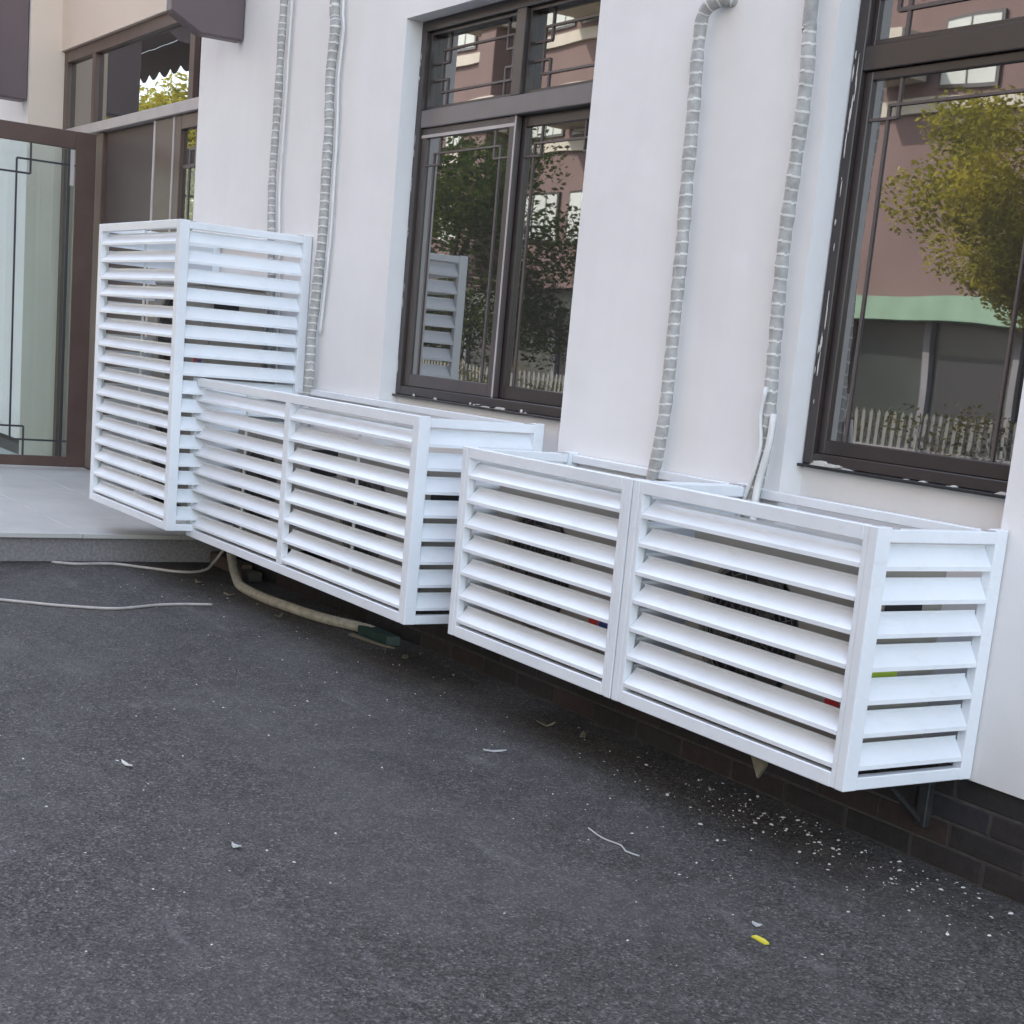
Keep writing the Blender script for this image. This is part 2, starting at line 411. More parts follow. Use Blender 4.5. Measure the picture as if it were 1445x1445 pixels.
# left sash (outer track) and right sash (inner track)
for (a, b, y, lr, mt) in ((A1+.054, -6.205, .106, (.05, .062), 'sashgrey'), (-6.235, B1-.054, .138, (.06, .05), 'bronze')):
    s_ = MB(); frame_mb(s_, a, b, ZS1+.046, 2.547, y, y+.03, lr[0], lr[1], .062, .05); sub(s_, 'sash', MAT[mt], w1, bevel=.003)
    q = MB(); q.box(a+lr[0], b-lr[1], y+.012, y+.018, ZS1+.108, 2.497); sub(q, 'pane', MAT['glass'], w1)
    l = MB(); lattice(l, a+lr[0], b-lr[1], ZS1+.108, 2.497, y+.011, ins=.075, sq=.055, t=.004, corners='tl tr'); sub(l, 'lattice', MAT['lattice'], w1)
tr = MB(); tr.box(-6.219, -6.207, .1035, .1055, ZS1+.046, 2.547); tr.box(A1+.054, -6.222, .1035, .1055, 2.5, 2.515)
sub(tr, 'sash_trim', MAT['silver'], w1)
sl = MB(); sl.box(A1+.002, B1-.002, .070, .0995, ZS1-.012, ZS1-.001); sub(sl, 'sill', MAT['bronze'], w1, bevel=.002)
sp = [(random.uniform(A1+.1, B1-.4), ZS1-.004+random.uniform(-.006, .012), random.uniform(.01, .05), random.uniform(.003, .010)) for i in range(16)]
sp += [(A1+.013+random.uniform(-.002, .004), random.uniform(1.3, 2.9), random.uniform(.002, .005), random.uniform(.008, .04)) for i in range(16)]
smears(w1, sp)
# --- second window
w2 = window('tall dark framed window with one large pane and corner lattice', A2, B2, ZS2)
f = MB(); frame_mb(f, A2+.004, B2-.004, ZS2, ZTOP-.002, .088, .19, .048, .048, .04, .05)
f.box(A2+.052, B2-.052, .0905, .19, 2.52, 2.60); sub(f, 'frame', MAT['bronze'], w2, bevel=.003)
s_ = MB(); frame_mb(s_, A2+.052, B2-.052, ZS2+.04, 2.519, .108, .15, .035, .035, .05, .03); sub(s_, 'sash', MAT['bronze'], w2, bevel=.003)
q = MB(); q.box(A2+.087, B2-.087, .122, .128, ZS2+.09, 2.489); sub(q, 'pane', MAT['glass'], w2)
l = MB(); lattice(l, A2+.087, B2-.087, ZS2+.09, 2.489, .121, ins=.085, sq=.042, t=.0045, corners='tl tr'); sub(l, 'lattice', MAT['lattice'], w2)
s_ = MB(); frame_mb(s_, A2+.052, B2-.052, 2.60, ZTOP-.052, .112, .15, .02, .02, .02, .02); sub(s_, 'bead', MAT['bronze'], w2, bevel=.002)
q = MB(); q.box(A2+.072, B2-.072, .122, .128, 2.62, ZTOP-.072); sub(q, 'pane', MAT['glass'], w2)
l = MB(); lattice(l, A2+.072, B2-.072, 2.62, ZTOP-.072, .121, ins=.085, sq=.05); sub(l, 'lattice', MAT['lattice'], w2)
sl = MB(); sl.box(A2-.0+.002, B2-.002, .066, .0995, ZS2-.012, ZS2-.001); sub(sl, 'sill', MAT['black'], w2, bevel=.002)
sp = [(random.uniform(A2+.03, A2+.3), ZS2+random.uniform(-.008, .014), random.uniform(.008, .05), random.uniform(.004, .010)) for i in range(12)]
sp += [(random.uniform(A2+.1, B2-.05), ZS2-.003+random.uniform(-.006, .006), random.uniform(.008, .035), random.uniform(.003, .007)) for i in range(14)]
sp += [(A2+.014+random.uniform(-.003, .02), random.uniform(1.35, 2.9), random.uniform(.0015, .004), random.uniform(.008, .06)) for i in range(26)]
smears(w2, sp)

# --- entrance: glazed screen set back 0.3 m
EY = .30
w3 = window('brown glazed entrance screen with a pale transom bar', -14.1, CN, .18)
f = MB()
f.box(-14.095, -14.01, EY, EY+.08, .18, 3.695); f.box(-14.01, CN-.002, EY+.001, EY+.08, 3.60, 3.695)
f.box(-13.30, -13.22, EY+.002, EY+.08, 2.99, 3.60); f.box(-11.02, -10.92, EY+.002, EY+.08, 3.04, 3.60)
sub(f, 'frame', MAT['bronze2'], w3, bevel=.004)
t_ = MB(); t_.box(-14.01, CN-.002, EY-.03, EY+.07, 2.955, 3.035); sub(t_, 'transom', MAT['silver'], w3, bevel=.004)
for (a, b) in ((-14.01, -13.30), (-13.22, -11.02), (-10.92, CN-.002)):
    q = MB(); q.box(a, b, EY+.04, EY+.046, 3.035, 3.60); sub(q, 'pane', MAT['glass'], w3)
# door panel, sidelight
d_ = MB(); d_.box(-12.93, -11.70, EY+.03, EY+.06, .19, 2.95); sub(d_, 'door_panel', MAT['panel'], w3, bevel=.003)
d_ = MB(); d_.box(-11.695, -11.66, EY-.004, EY+.06, .19, 2.95); d_.box(-11.275, -11.25, EY-.004, EY+.06, .19, 2.95); sub(d_, 'edge_trim', MAT['silver'], w3, bevel=.003)
d_ = MB(); d_.box(-11.655, -11.28, EY+.002, EY+.06, .19, 2.95); d_.box(-11.245, -11.12, EY+.002, EY+.06, .19, 2.95); d_.box(-11.12, CN-.002, EY+.003, EY+.06, 2.85, 2.95); d_.box(-11.12, CN-.002, EY+.003, EY+.06, .19, .35); sub(d_, 'stile', MAT['bronze2'], w3, bevel=.004)
q = MB(); q.box(-11.12, CN-.002, EY+.03, EY+.036, .35, 2.85); sub(q, 'pane', MAT['glass'], w3)
l = MB(); lattice(l, -11.12, CN-.05, .35, 2.85, EY+.029, ins=.14, sq=.12, t=.012); sub(l, 'lattice', MAT['lattice'], w3)
# glazed sidelight behind the open leaf
q = MB(); q.box(-14.01, -13.10, EY+.03, EY+.036, .19, 2.95); sub(q, 'pane', MAT['glass'], w3)
d_ = MB(); d_.box(-13.10, -12.935, EY+.002, EY+.06, .19, 2.95); sub(d_, 'post', MAT['bronze2'], w3, bevel=.004)

# open glazed door leaf, standing perpendicular to the wall
dr = thing('glazed_door', 'open brown framed glass door with dark corner lattice beside the entrance', 'door', (-13.0, .27, .18))
o_ = Vector((-13.0, .27, .18))
def dpart(mb, n, m, **k): return mb.build(n, m, dr, loc=-o_, **k)
for (nm, b_) in (('stile', (-13.03, -12.985, .10, .265, .20, 2.93)), ('stile', (-13.03, -12.985, -1.02, -.88, .20, 2.93)), ('rail', (-13.028, -12.987, -.88, .10, 2.79, 2.93)), ('rail', (-13.028, -12.987, -.88, .10, .20, .285))):
    dpart(MB().box(*b_), nm, MAT['bronze2'], bevel=.004)
dpart(MB().box(-13.012, -13.004, -.88, .10, .285, 2.79), 'pane', MAT['dglass'])
# lattice across y (built in x then turned into y)
l = MB(); tt = .008
def yb(y, a, b): l.box(-13.0005, -12.9935, y-tt, y+tt, a, b)
def zb_(z, a, b): l.box(-12.9995, -12.9925, a, b, z-tt, z+tt)
Y0, Y1, Z0, Z1 = -.88, .10, .285, 2.79
ymid = -.37; sq = .11
zb_(2.66, ymid, Y1); yb(ymid, Z0+.13, 2.66); yb(ymid+sq, 2.66-sq, Z1); zb_(2.66-sq, Y0, ymid+sq)
zb_(Z0+.13, ymid, Y1); yb(ymid+sq, Z0, Z0+.13+sq); zb_(Z0+.13+sq, Y0, ymid+sq); 
yb(.045, Z0, Z1)
dpart(l, 'lattice', MAT['dlattice'])
dpart(MB().box(-12.984, -12.972, .055, .085, 2.5, 2.78), 'hinge', MAT['silver'])

# brown metal casings fixed on the wall either side of the entrance
prof = [(-.003, 3.185), (-.28, 3.18), (-.462, 3.275), (-.462, 3.75), (-.003, 3.75)]
c1 = MB().prism(prof, 'x', -9.36, -9.253).build('awning_casing', MAT['mauve'], None, bevel=.012)
tag(c1, 'mauve brown metal awning casing on the pier beside the tall cage', 'casing')
prof = [(-.003, 3.245), (-.29, 3.245), (-.31, 3.27), (-.31, 4.3), (-.003, 4.3)]
c2 = MB().prism(prof, 'x', -14.32, -14.12).build('awning_casing', MAT['mauve'], None, bevel=.012)
tag(c2, 'large mauve brown metal casing beyond the glass door', 'casing')

# ------------------------------------------------------------------ louvred cages
def slat_mesh(L, run=.048, rise=.056):
    t = .0028
    # z profile: (outward, z), front lip - sloping blade - back lip
    pr = [(0, -.002), (0, .011), (-run, rise), (-run, rise+.009), (-run-t, rise+.009), (-run-t, rise-.001), (-t, .0095), (-t, -.002)]
    m = MB(); m.prism([(-a, b) for a, b in pr], 'x', 0, L)      # local: x along, -y outward
    return m.mesh('slat', MAT['alu'])
PW, PD, RH = .058, .036, .045
def cage(label, xl, xr, Y, zb, zt, n, mids=(), stiff=(), group='white louvred cages on the wall'):
    o = Vector((xr, Y, zb)); r = thing('louvred_cage', label, 'cage', o, group)
    def part(mb, name, **k): return mb.build(name, MAT['alu'], r, loc=-o, **k)
    yb = -.004
    # corner posts: front face wide, plus a side leaf
    for (x0, x1, sx0, sx1) in ((xr-PW, xr-.0365, xr-.036, xr), (xl+.0365, xl+PW, xl, xl+.036)):
        m = MB(); m.box(sx0, sx1, Y, Y+.055, zb, zt); part(m, 'post', bevel=.0025)
        m = MB(); m.box(x0, x1, Y+.0015, Y+.034, zb+.001, zt-.001); part(m, 'post_strip', bevel=.002)
    for x in (xr, xl+.036):
        m = MB(); m.box(x-.036, x, yb-.05, yb, zb, zt); part(m, 'post', bevel=.0025)
    cells = []; a = xl+PW
    for mx in mids:
        m = MB(); m.box(mx-.03, mx+.03, Y+.001, Y+PD, zb+RH, zt-RH); part(m, 'post', bevel=.0025)
        cells.append((a, mx-.03)); a = mx+.03
    cells.append((a, xr-PW))
    for z in (zb, zt-RH):
        m = MB(); m.box(xl+PW, xr-PW, Y+.0008, Y+PD-.001, z, z+RH); part(m, 'rail', bevel=.0025)
        for x in (xl, xr-.034):
            m = MB(); m.box(x+.001, x+.033, Y+.055, yb-.05, z+.0008, z+RH-.006); part(m, 'rail', bevel=.0025)
    m = MB(); m.box(xl+.036, xr-.036, yb-.032, yb-.002, zt-RH+.002, zt-.01); part(m, 'rail', bevel=.0025)
    pitch = (zt-zb-.185)/(n-1)
    for (x0, x1) in cells:
        sm = slat_mesh(x1-x0-.002)
        for k in range(n):
            s_ = link('slat', sm, r, Vector((x0+.001, Y+.003, zb+.062+k*pitch)) - o)
            s_.rotation_euler = (random.uniform(-.045, .045), random.uniform(-.0026, .0026), 0)
    sm = slat_mesh(yb-.0505-(Y+.0555), .034, .062)
    for k in range(n):
        z = zb+.062+k*pitch
        s_ = link('slat', sm, r, Vector((xr-.003, Y+.0555, z)) - o); s_.rotation_euler = (random.uniform(-.03, .03), 0, math.pi/2)
        s_ = link('slat', sm, r, Vector((xl+.003, yb-.0505, z)) - o); s_.rotation_euler = (random.uniform(-.03, .03), 0, -math.pi/2)
    for x in stiff:
        m = MB(); m.box(x-.007, x+.007, Y+.053, Y+.062, zb+RH, zt-RH); part(m, 'stiffener')
    # small angle cleats on the top corners
    for (x, y) in ((xr-.034, Y+.056), (xr-.034, yb-.086), (xl+.004, yb-.086)):
        m = MB(); m.box(x, x+.03, y, y+.034, zt-.0055, zt-.0025); m.build('cleat', MAT['silver'], r, loc=-o)
    return r
cage('wide cage', -4.178, -3.027, -.55, .328, 1.102, 7).__setitem__('label', 'wide single-panel white louvred cage below the largest window, yellow scrap in front')
cage('narrower low white louvred cage wedged between its wide neighbour and the two-panel cage', -5.335, -4.186, -.55, .328, 1.102, 7)
cage('long white louvred cage with two front panels, starting in front of the tall cage', -8.18, -5.576, -.625, .317, 1.197, 8, mids=(-6.9,), stiff=(-7.53, -6.22))
cage('tall upright white louvred cage standing beside the entrance platform', -9.486, -8.087, -.774, .352, 2.024, 16, stiff=(-8.79,))

# ------------------------------------------------------------------ air conditioner units
def ac_unit(label, xc, zb, W=.84, Hh=.62, yf=-.43, yb=-.13):
    o = Vector((xc, yf, zb)); r = thing('air_conditioner_unit', label, 'air conditioner', o, 'outdoor units inside the cages')
    def part(mb, name, m, **k): return mb.build(name, MAT[m], r, loc=-o, **k)
    x0, x1 = xc-W/2, xc+W/2; zt = zb+Hh; fx = xc-.10; fz = zb+Hh*.5; R = .235
    m = MB(); m.box(x0, x1, yf+.03, yb, zb+.03, zt-.022); part(m, 'casing', 'acbody', bevel=.006)
    m = MB(); m.box(x0-.003, x1+.003, yf-.002, yb+.004, zt-.021, zt); part(m, 'lid', 'acbody', bevel=.005)
    # front plate with a round opening
    m = MB(); k = 0
    zlo, zhi = zb+.03, zt-.022
    ang = sorted([2*math.pi*i/28 for i in range(28)] + [math.atan2(zz-fz, xx-fx) % (2*math.pi) for xx in (x0, x1) for zz in (zlo, zhi)]); N = len(ang)
    for a in ang:
        cx, cz = math.cos(a), math.sin(a)
        m.v.append((fx+R*cx, yf, fz+R*cz)); m.v.append((fx+R*cx, yf+.0295, fz+R*cz))
        s = min(((x1 if cx > 0 else x0)-fx)/cx if abs(cx) > 1e-6 else 9, ((zhi if cz > 0 else zlo)-fz)/cz if abs(cz) > 1e-6 else 9)
        m.v.append((fx+s*cx, yf, fz+s*cz))
    for i in range(N):
        j = (i+1) % N
        m.f.append((k+3*i, k+3*j, k+3*j+2, k+3*i+2)); m.mi.append(0); m.f.append((k+3*i, k+3*i+1, k+3*j+1, k+3*j)); m.mi.append(0)
    m.box(x0, x0+.004, yf+.0005, yf+.0295, zb+.03, zt-.022); m.box(x1-.004, x1, yf+.0005, yf+.0295, zb+.03, zt-.022)
    part(m, 'front_plate', 'acbody')
    m = MB(); m.prism([(fx+R*.99*math.cos(2*math.pi*i/28), fz+R*.99*math.sin(2*math.pi*i/28)) for i in range(28)], 'y', yf+.0255, yf+.0292); part(m, 'fan_well', 'black')
    for kk in range(3):
        a0 = kk*2*math.pi/3+.4; m = MB(); pts = []
        for t_ in range(6):
            rr_ = .04+.035*t_; aa = a0+.12*t_
            pts.append((rr_, aa))
        poly = [(fx+a_*math.cos(b_), fz+a_*math.sin(b_)) for a_, b_ in pts] + [(fx+a_*math.cos(b_+.75), fz+a_*math.sin(b_+.75)) for a_, b_ in reversed(pts)]
        m.prism(poly, 'y', yf+.018, yf+.022); part(m, 'fan_blade', 'guard')
    m = MB(); m.prism([(fx+.045*math.cos(2*math.pi*i/14), fz+.045*math.sin(2*math.pi*i/14)) for i in range(14)], 'y', yf+.006, yf+.024); part(m, 'hub', 'black')
    m = MB()
    for i in range(9):
        rr_ = .03+i*.026
        m.tube([(fx+rr_*math.cos(2*math.pi*j/28), yf-.006, fz+rr_*math.sin(2*math.pi*j/28)) for j in range(29)], .0022, 4, cap=False)
    for i in range(18):
        a = 2*math.pi*i/18; m.tube([(fx+.03*math.cos(a), yf-.009, fz+.03*math.sin(a)), (fx+.25*math.cos(a), yf-.009, fz+.25*math.sin(a))], .002, 4)
    part(m, 'fan_guard', 'guard')
    m = MB(); m.box(x1, x1+.012, yf+.05, yf+.2, zt-.2, zt-.07); part(m, 'valve_cover', 'black', bevel=.004)
    if xc > -4:
        m = MB(); m.box(x1, x1+.002, yf+.03, yf+.14, zb+.245, zb+.335); part(m, 'energy_label', 'lime')
    m = MB(); m.box(x1-.14, x1-.08, yf-.0015, yf, zb+.155, zb+.20); part(m, 'red_sticker', 'red')
    m = MB(); m.box(x1-.075, x1-.02, yf-.0015, yf, zb+.15, zb+.19); part(m, 'blue_sticker', 'blue')
    for fx_ in (x0+.12, x1-.16):
        m = MB(); m.box(fx_, fx_+.05, yf-.01, yb+.01, zb, zb+.0295); part(m, 'foot', 'black', bevel=.003)
    return r
ac_unit('outdoor unit with round black fan guard inside the wide cage under the largest window', -3.545, .37)
ac_unit('outdoor unit behind the slats of the narrower low cage', -4.80, .37)
ac_unit('outdoor unit behind the right panel of the two-panel cage', -6.25, .37, yf=-.45)
ac_unit('outdoor unit behind the left panel of the two-panel cage', -7.5, .37, yf=-.45)
ac_unit('lower outdoor unit inside the tall cage', -8.8, .40, yf=-.5)
ac_unit('upper outdoor unit inside the tall cage', -8.8, 1.10, yf=-.5)

# steel arms carrying the units
def arm(label, x, ye, z=.36, m='steel', tip=None):
    o = Vector((x, 0, z)); r = thing('wall_bracket', label, 'bracket', o, 'steel arms under the cages')
    MB().box(x-.02, x+.02, ye, 0, z-.034, z-.0005).build('arm', MAT[m], r, loc=-o, bevel=.003)
    MB().box(x-.02, x+.02, -.006, .0235, z-.25, z-.036).build('wall_plate', MAT[m], r, loc=-o, bevel=.003)
    q = MB(); q.tube([(x, -.008, z-.23), (x, ye*.62, z-.035)], .009, 6); q.build('strut', MAT[m], r, loc=-o)
    if tip:
        MB().box(x-.024, x+.024, ye-.02, ye+.10, z-.042, z+.003).build('end_cap', MAT[tip], r, loc=-o, bevel=.003)
    return r
for i, (x, ye, tp, lb) in enumerate([(-3.20, -.40, 'green', 'steel wall arm with green end under the side of the widest cage'), (-3.97, -.46, None, 'steel wall arm under the left side of the wide single-panel cage'),
      (-4.45, -.46, None, 'steel wall arm under the right side of the narrower low cage'), (-5.12, -.46, None, 'steel wall arm under the left side of the narrower low cage'),
      (-5.93, -.48, None, 'steel wall arm under the right end of the two-panel cage'), (-6.55, -.5, None, 'steel wall arm right of the two-panel cage middle'),
      (-7.2, -.5, None, 'steel wall arm left of the two-panel cage middle'), (-7.82, -.5, None, 'steel wall arm under the left end of the two-panel cage'),
      (-8.5, -.55, None, 'steel wall arm under the right side of the tall cage'), (-9.1, -.55, None, 'steel wall arm under the left side of the tall cage')]):
    arm(lb, x, ye, .37 if x > -8.2 else .40, 'steel', tp)

# ------------------------------------------------------------------ wrapped pipes up the wall
def wrapped(label, pts, rad=.026, seg=12, pitch=.043, extra=None):
    P = spline(pts, .0036); n = len(P); step = sum((P[i+1]-P[i]).length for i in range(n-1))/(n-1)
    base = P[0].copy(); rads = []; per = pitch/step
    lump = [random.uniform(.9, 1.1) for _ in range(int(n/per)+3)]
    for i in range(n):
        ph = (i % per)/per; k = int(i/per)
        rads.append(rad*(1.0+.07*ph)*(lump[k]*(1-ph)+lump[k+1]*ph))
    def mf(i, j):
        ph = ((i + abs(j/seg-.5)*per*.35) % per)/per
        return 1 if ph > .83 else 0
    m = MB(); m.tube(P, rads, seg, mif=mf)
    r = thing('wrapped_pipe', label, 'pipe', base, 'taped refrigerant pipes on the wall')
    m.build('tape_wrap', [MAT['tape'], MAT['tapeedge']], r, smooth=True, loc=-base)
    if extra:
        q = MB(); q.tube(spline(extra, .03), .008, 8); q.build('side_pipe', MAT['pipe_white'], r, smooth=True, loc=-base)
    # saddle clips
    for i in range(int(n*.12), n-5, max(1, int(n/3.2))):
        c = P[i]; t = MB(); t.box(c.x-.045, c.x+.045, -.0035, -.0005, c.z-.012, c.z+.012); t.box(c.x-rad*1.15, c.x+rad*1.15, c.y-rad*1.2, c.y-rad*1.13, c.z-.011, c.z+.011)
        t.box(c.x-rad*1.2, c.x-rad*1.15, c.y-rad*1.2, -.0005, c.z-.011, c.z+.011); t.box(c.x+rad*1.15, c.x+rad*1.2, c.y-rad*1.2, -.0005, c.z-.011, c.z+.011)
    return r
Yp = -.045
h1 = [(-8.58, 3.9), (-8.582, 3.327), (-8.587, 3.1), (-8.587, 2.83), (-8.596, 2.556), (-8.602, 2.32), (-8.576, 2.08), (-8.528, 1.757), (-8.507, 1.473), (-8.481, 1.0), (-8.47, .85)]
h2 = [(-7.9, 3.9), (-7.903, 3.237), (-7.88, 3.09), (-7.902, 2.842), (-7.878, 2.585), (-7.876, 2.327), (-7.874, 2.03), (-7.901, 1.726), (-7.93, 1.495), (-7.925, 1.262), (-7.951, 1.1), (-7.93, .85)]
h3 = [(-4.655, 2.808), (-4.712, 2.78), (-4.733, 2.668), (-4.721, 2.443), (-4.713, 2.189), (-4.701, 1.931), (-4.697, 1.695), (-4.694, 1.483), (-4.695, 1.294), (-4.715, 1.129), (-4.74, .988), (-4.73, .85)]
h4 = [(-4.14, 3.9), (-4.141, 2.761), (-4.134, 2.647), (-4.121, 2.487), (-4.122, 2.302), (-4.127, 2.14), (-4.132, 1.95), (-4.126, 1.783), (-4.117, 1.613), (-4.108, 1.442), (-4.100, 1.34), (-4.11, 1.17), (-4.15, .95), (-4.16, .85)]
y3 = lambda L: [(x, Yp, z) for x, z in L]
wrapped('taped grey pipe dropping into the tall cage with a thin white pipe beside it', y3(h1), rad=.022, extra=[(x+.055, -.02, z) for x, z in h1])
wrapped('taped grey pipe passing just right of the tall cage', y3(h2), rad=.026, extra=[(x+.05, -.02, z) for x, z in h2[:9]])
h3p = [(-4.60, .03, 2.80)] + [(-4.63, -.02, 2.812)] + y3(h3[1:])
wrapped('taped grey pipe that bends out of the wall and drops behind the narrower cage', h3p, rad=.0235, extra=None)
wrapped('taped grey pipe right of the bent one, ending in pale bare hoses behind the cage', y3(h4), rad=.0235, extra=[(x+.02, -.078, z) for x, z in [(-4.115, 1.45), (-4.13, 1.35), (-4.11, 1.25), (-4.13, 1.15), (-4.17, 1.02), (-4.2, .9)]])
bh = MB(); bh.tube(spline([(-4.06, -.06, 1.36), (-4.055, -.07, 1.25), (-4.085, -.07, 1.12), (-4.07, -.09, 1.0), (-4.02, -.12, .86)], .03), .013, 10)
tag(bh.build('bare_hose', MAT['pipe_white'], smooth=True), 'bare white hose beside the tape-wrapped pipe left of the largest window', 'hose')

# ------------------------------------------------------------------ hose, cords and scraps on the ground
def ribbed(label, pts, rad, mt, name='drain_hose', rib=0):
    P = spline(pts, .008 if rib else .02); n = len(P)
    rads = [rad*(1+(rib if i % 3 == 0 else 0)) for i in range(n)]
    base = P[0].copy(); m = MB(); m.tube([q-base for q in P], rads, 10)
    o = m.build(name, MAT[mt], smooth=not rib, loc=base); return tag(o, label, name.split('_')[-1])
HOSE = [(-8.90, -.07, .33), (-8.84, -.09, .20), (-8.62, -.15, .08), (-8.38, -.22, .035), (-8.13, -.29, .029), (-7.79, -.306, .029), (-7.56, -.285, .029), (-7.21, -.232, .029), (-6.92, -.132, .029), (-6.82, -.11, .029)]
ribbed('thick beige ribbed hose lying on the asphalt under the two-panel cage',
       HOSE, .026, 'pipe_beige', rib=.10)
ribbed('thin pale cord along the foot of the entrance platform', [(-9.12, -1.10, .008), (-9.05, -.97, .008), (-9.06, -.75, .008), (-8.93, -.60, .008), (-8.76, -.42, .009), (-8.80, -.26, .012), (-8.86, -.17, .06), (-8.86, -.10, .17), (-8.88, -.08, .3)], .0085, 'cord', 'thin_cord')
ribbed('thin pale cord lying loose on open asphalt left of the cages', [(-7.95, -1.78, .008), (-7.82, -1.60, .008), (-7.72, -1.45, .008), (-7.62, -1.2, .008), (-7.70, -.95, .008), (-7.72, -.8, .008), (-7.70, -.637, .008)], .0075, 'cord', 'thin_cord')
tag(MB().box(-9.12, -8.60, -.10, -.03, .0, .08).build('timber_plank', MAT['wood'], bevel=.004), 'brown timber offcut on the ground under the tall cage', 'plank')
tag(MB().box(-8.55, -8.44, -.12, -.03, .0, .06).build('brick_block', MAT['mortar'], bevel=.004), 'brown brick lying beside the ribbed hose', 'brick')
def scrap(label, cx, cy, L, W, rot, m, name='scrap', h=.004, curl=.01, cat='scrap'):
    n = 8; mb = MB(); top = []; 
    for i in range(n):
        a = 2*math.pi*i/n; rx = L/2*random.uniform(.7, 1.05); ry = W/2*random.uniform(.6, 1.1)
        x, y = rx*math.cos(a), ry*math.sin(a); top.append((x*math.cos(rot)-y*math.sin(rot), x*math.sin(rot)+y*math.cos(rot), .0025+curl*abs(math.cos(a))**2*random.uniform(.5, 1)))
    mb.v = [(x, y, z+h) for x, y, z in top] + [(x, y, z) for x, y, z in top] + [(0, 0, h+.003), (0, 0, .001)]
    for i in range(n):
        j = (i+1) % n; mb.f += [(i, j, 2*n), (n+j, n+i, 2*n+1), (i, n+i, n+j, j)]; mb.mi += [0]*3
    return tag(mb.build(name, MAT[m], loc=(cx, cy, 0)), label, cat)
tag(MB().prism([(-.028, -.008), (.026, -.009), (.03, .004), (.004, .011), (-.026, .008)], 'z', .001, .006).build('yellow_scrap', MAT['yellow'], loc=(-2.844, -.973, 0)), 'small bright yellow scrap on the asphalt', 'scrap')
scrap('white paper scrap just above the yellow one', -2.93, -.91, .035, .02, .5, 'paper', 'paper_scrap', cat='scrap')
scrap('crumpled white paper strip in front of the joint between the cages', -4.70, -.68, .10, .02, 1.2, 'paper', 'paper_scrap', cat='scrap')
scrap('pale dry leaf near the end of the ribbed hose', -6.30, -.2, .10, .04, -.4, 'dry', 'dry_leaf', cat='leaf')
scrap('white scrap alone on the open asphalt, lower left', -3.96, -2.02, .05, .025, .4, 'paper', 'paper_scrap', cat='scrap')
scrap('pale plaster stripe of litter near the left edge of the asphalt', -4.85, -2.05, .08, .02, .2, 'rubble', 'paper_scrap', cat='scrap')
ribbed('short white string lying on the asphalt before the wide cage', [(-3.80, -.87, .004), (-3.70, -.885, .004), (-3.62, -.87, .004), (-3.57, -.89, .004), (-3.52, -.875, .004)], .0025, 'paper', 'white_string')
tag(MB().prism([(-6.88, -.17), (-6.60, -.15), (-6.57, -.085), (-6.84, -.08)], 'z', .0, .05).build('steel_offcut', MAT['green'], bevel=.003), 'green painted steel offcut at the tip of the ribbed hose', 'offcut')
tag(MB().prism([(-6.86, -.23), (-6.60, -.19), (-6.50, -.15), (-6.60, -.175), (-6.86, -.195)], 'z', .0, .012).build('hose_offcut', MAT['dry'], bevel=.002), 'flat beige strip lying against the green steel offcut', 'offcut')
# pointed timber sliver hanging under the wide cage
sv = MB().prism([(-.035, .05), (.045, .05), (.04, -.04), (.012, -.085), (-.03, -.02)], 'y', -.006, .006)
tag(sv.build('timber_sliver', MAT['dry'], loc=(-3.45, -.50, .335)), 'pointed pale timber sliver poking out under the wide cage', 'timber')
lf = [(-8.0, -.42), (-7.35, -.40), (-8.4, -.45), (-7.3, -.10), (-5.0, -.24), (-4.8, -.2)]
for k, ((x, y), lb) in enumerate(zip(lf, ['dry leaf on the asphalt under the two-panel cage middle', 'dry leaf nearer the cage edge beside the ribbed hose', 'dry leaf beside the brown brick', 'curled leaf tucked behind the ribbed hose under the two-panel cage', 'dry leaf deep under the narrower cage', 'second dry leaf under the narrower cage, closer to the kerb light', 'leaf beyond the tip of the ribbed hose'])):
    scrap(lb, x, y, .085, .03, random.uniform(0, 3), 'dry', 'dry_leaf', curl=.02, cat='leaf')
# crumbs of plaster fallen along the plinth: far too many and small to count
mb = MB()
def crumb(x, y, s):
    n = 5; a0 = random.uniform(0, 6.28); h = s*random.uniform(.35, .8); k = len(mb.v)
    e = random.uniform(1, 1.9); ca, sa = math.cos(a0), math.sin(a0)
    for lv, q in ((0, 1), (1, .6)):
        for i in range(n):
            a = 2*math.pi*i/n; u, v = s*q*e*math.cos(a)*random.uniform(.75, 1.1), s*q*math.sin(a)*random.uniform(.75, 1.1)
            mb.v.append((x+u*ca-v*sa, y+u*sa+v*ca, .0004+h*lv))
    for i in range(n):
        j = (i+1) % n; mb.f.append((k+i, k+j, k+n+j, k+n+i)); mb.mi.append(0)
    mb.f.append(tuple(k+n+i for i in range(n))); mb.mi.append(0)
for i in range(260):
    t = random.random(); cxs = random.choice([(-3.75, .32), (-3.05, .30), (-3.75, .22), (-3.3, .5)])
    x = random.gauss(*cxs); y = -abs(random.gauss(.0, .16))-.02 - (.12 if random.random() < .35 else 0)
    crumb(x, min(y, -.01), random.choice([.0014, .0018, .0022, .0028, .0036, .006]))
for i in range(170): crumb(random.uniform(-6.5, -1.2), -random.uniform(.02, 3.4), random.choice([.0014, .002, .0028, .004]))
for i in range(120): crumb(random.uniform(-9, -3), -random.uniform(.02, 1.0), random.choice([.002, .003, .004]))
o = mb.build('plaster_crumbs', MAT['rubble']); o['kind'] = 'stuff'; o['label'] = 'white plaster crumbs strewn on the asphalt along the brick plinth'; o['category'] = 'debris'

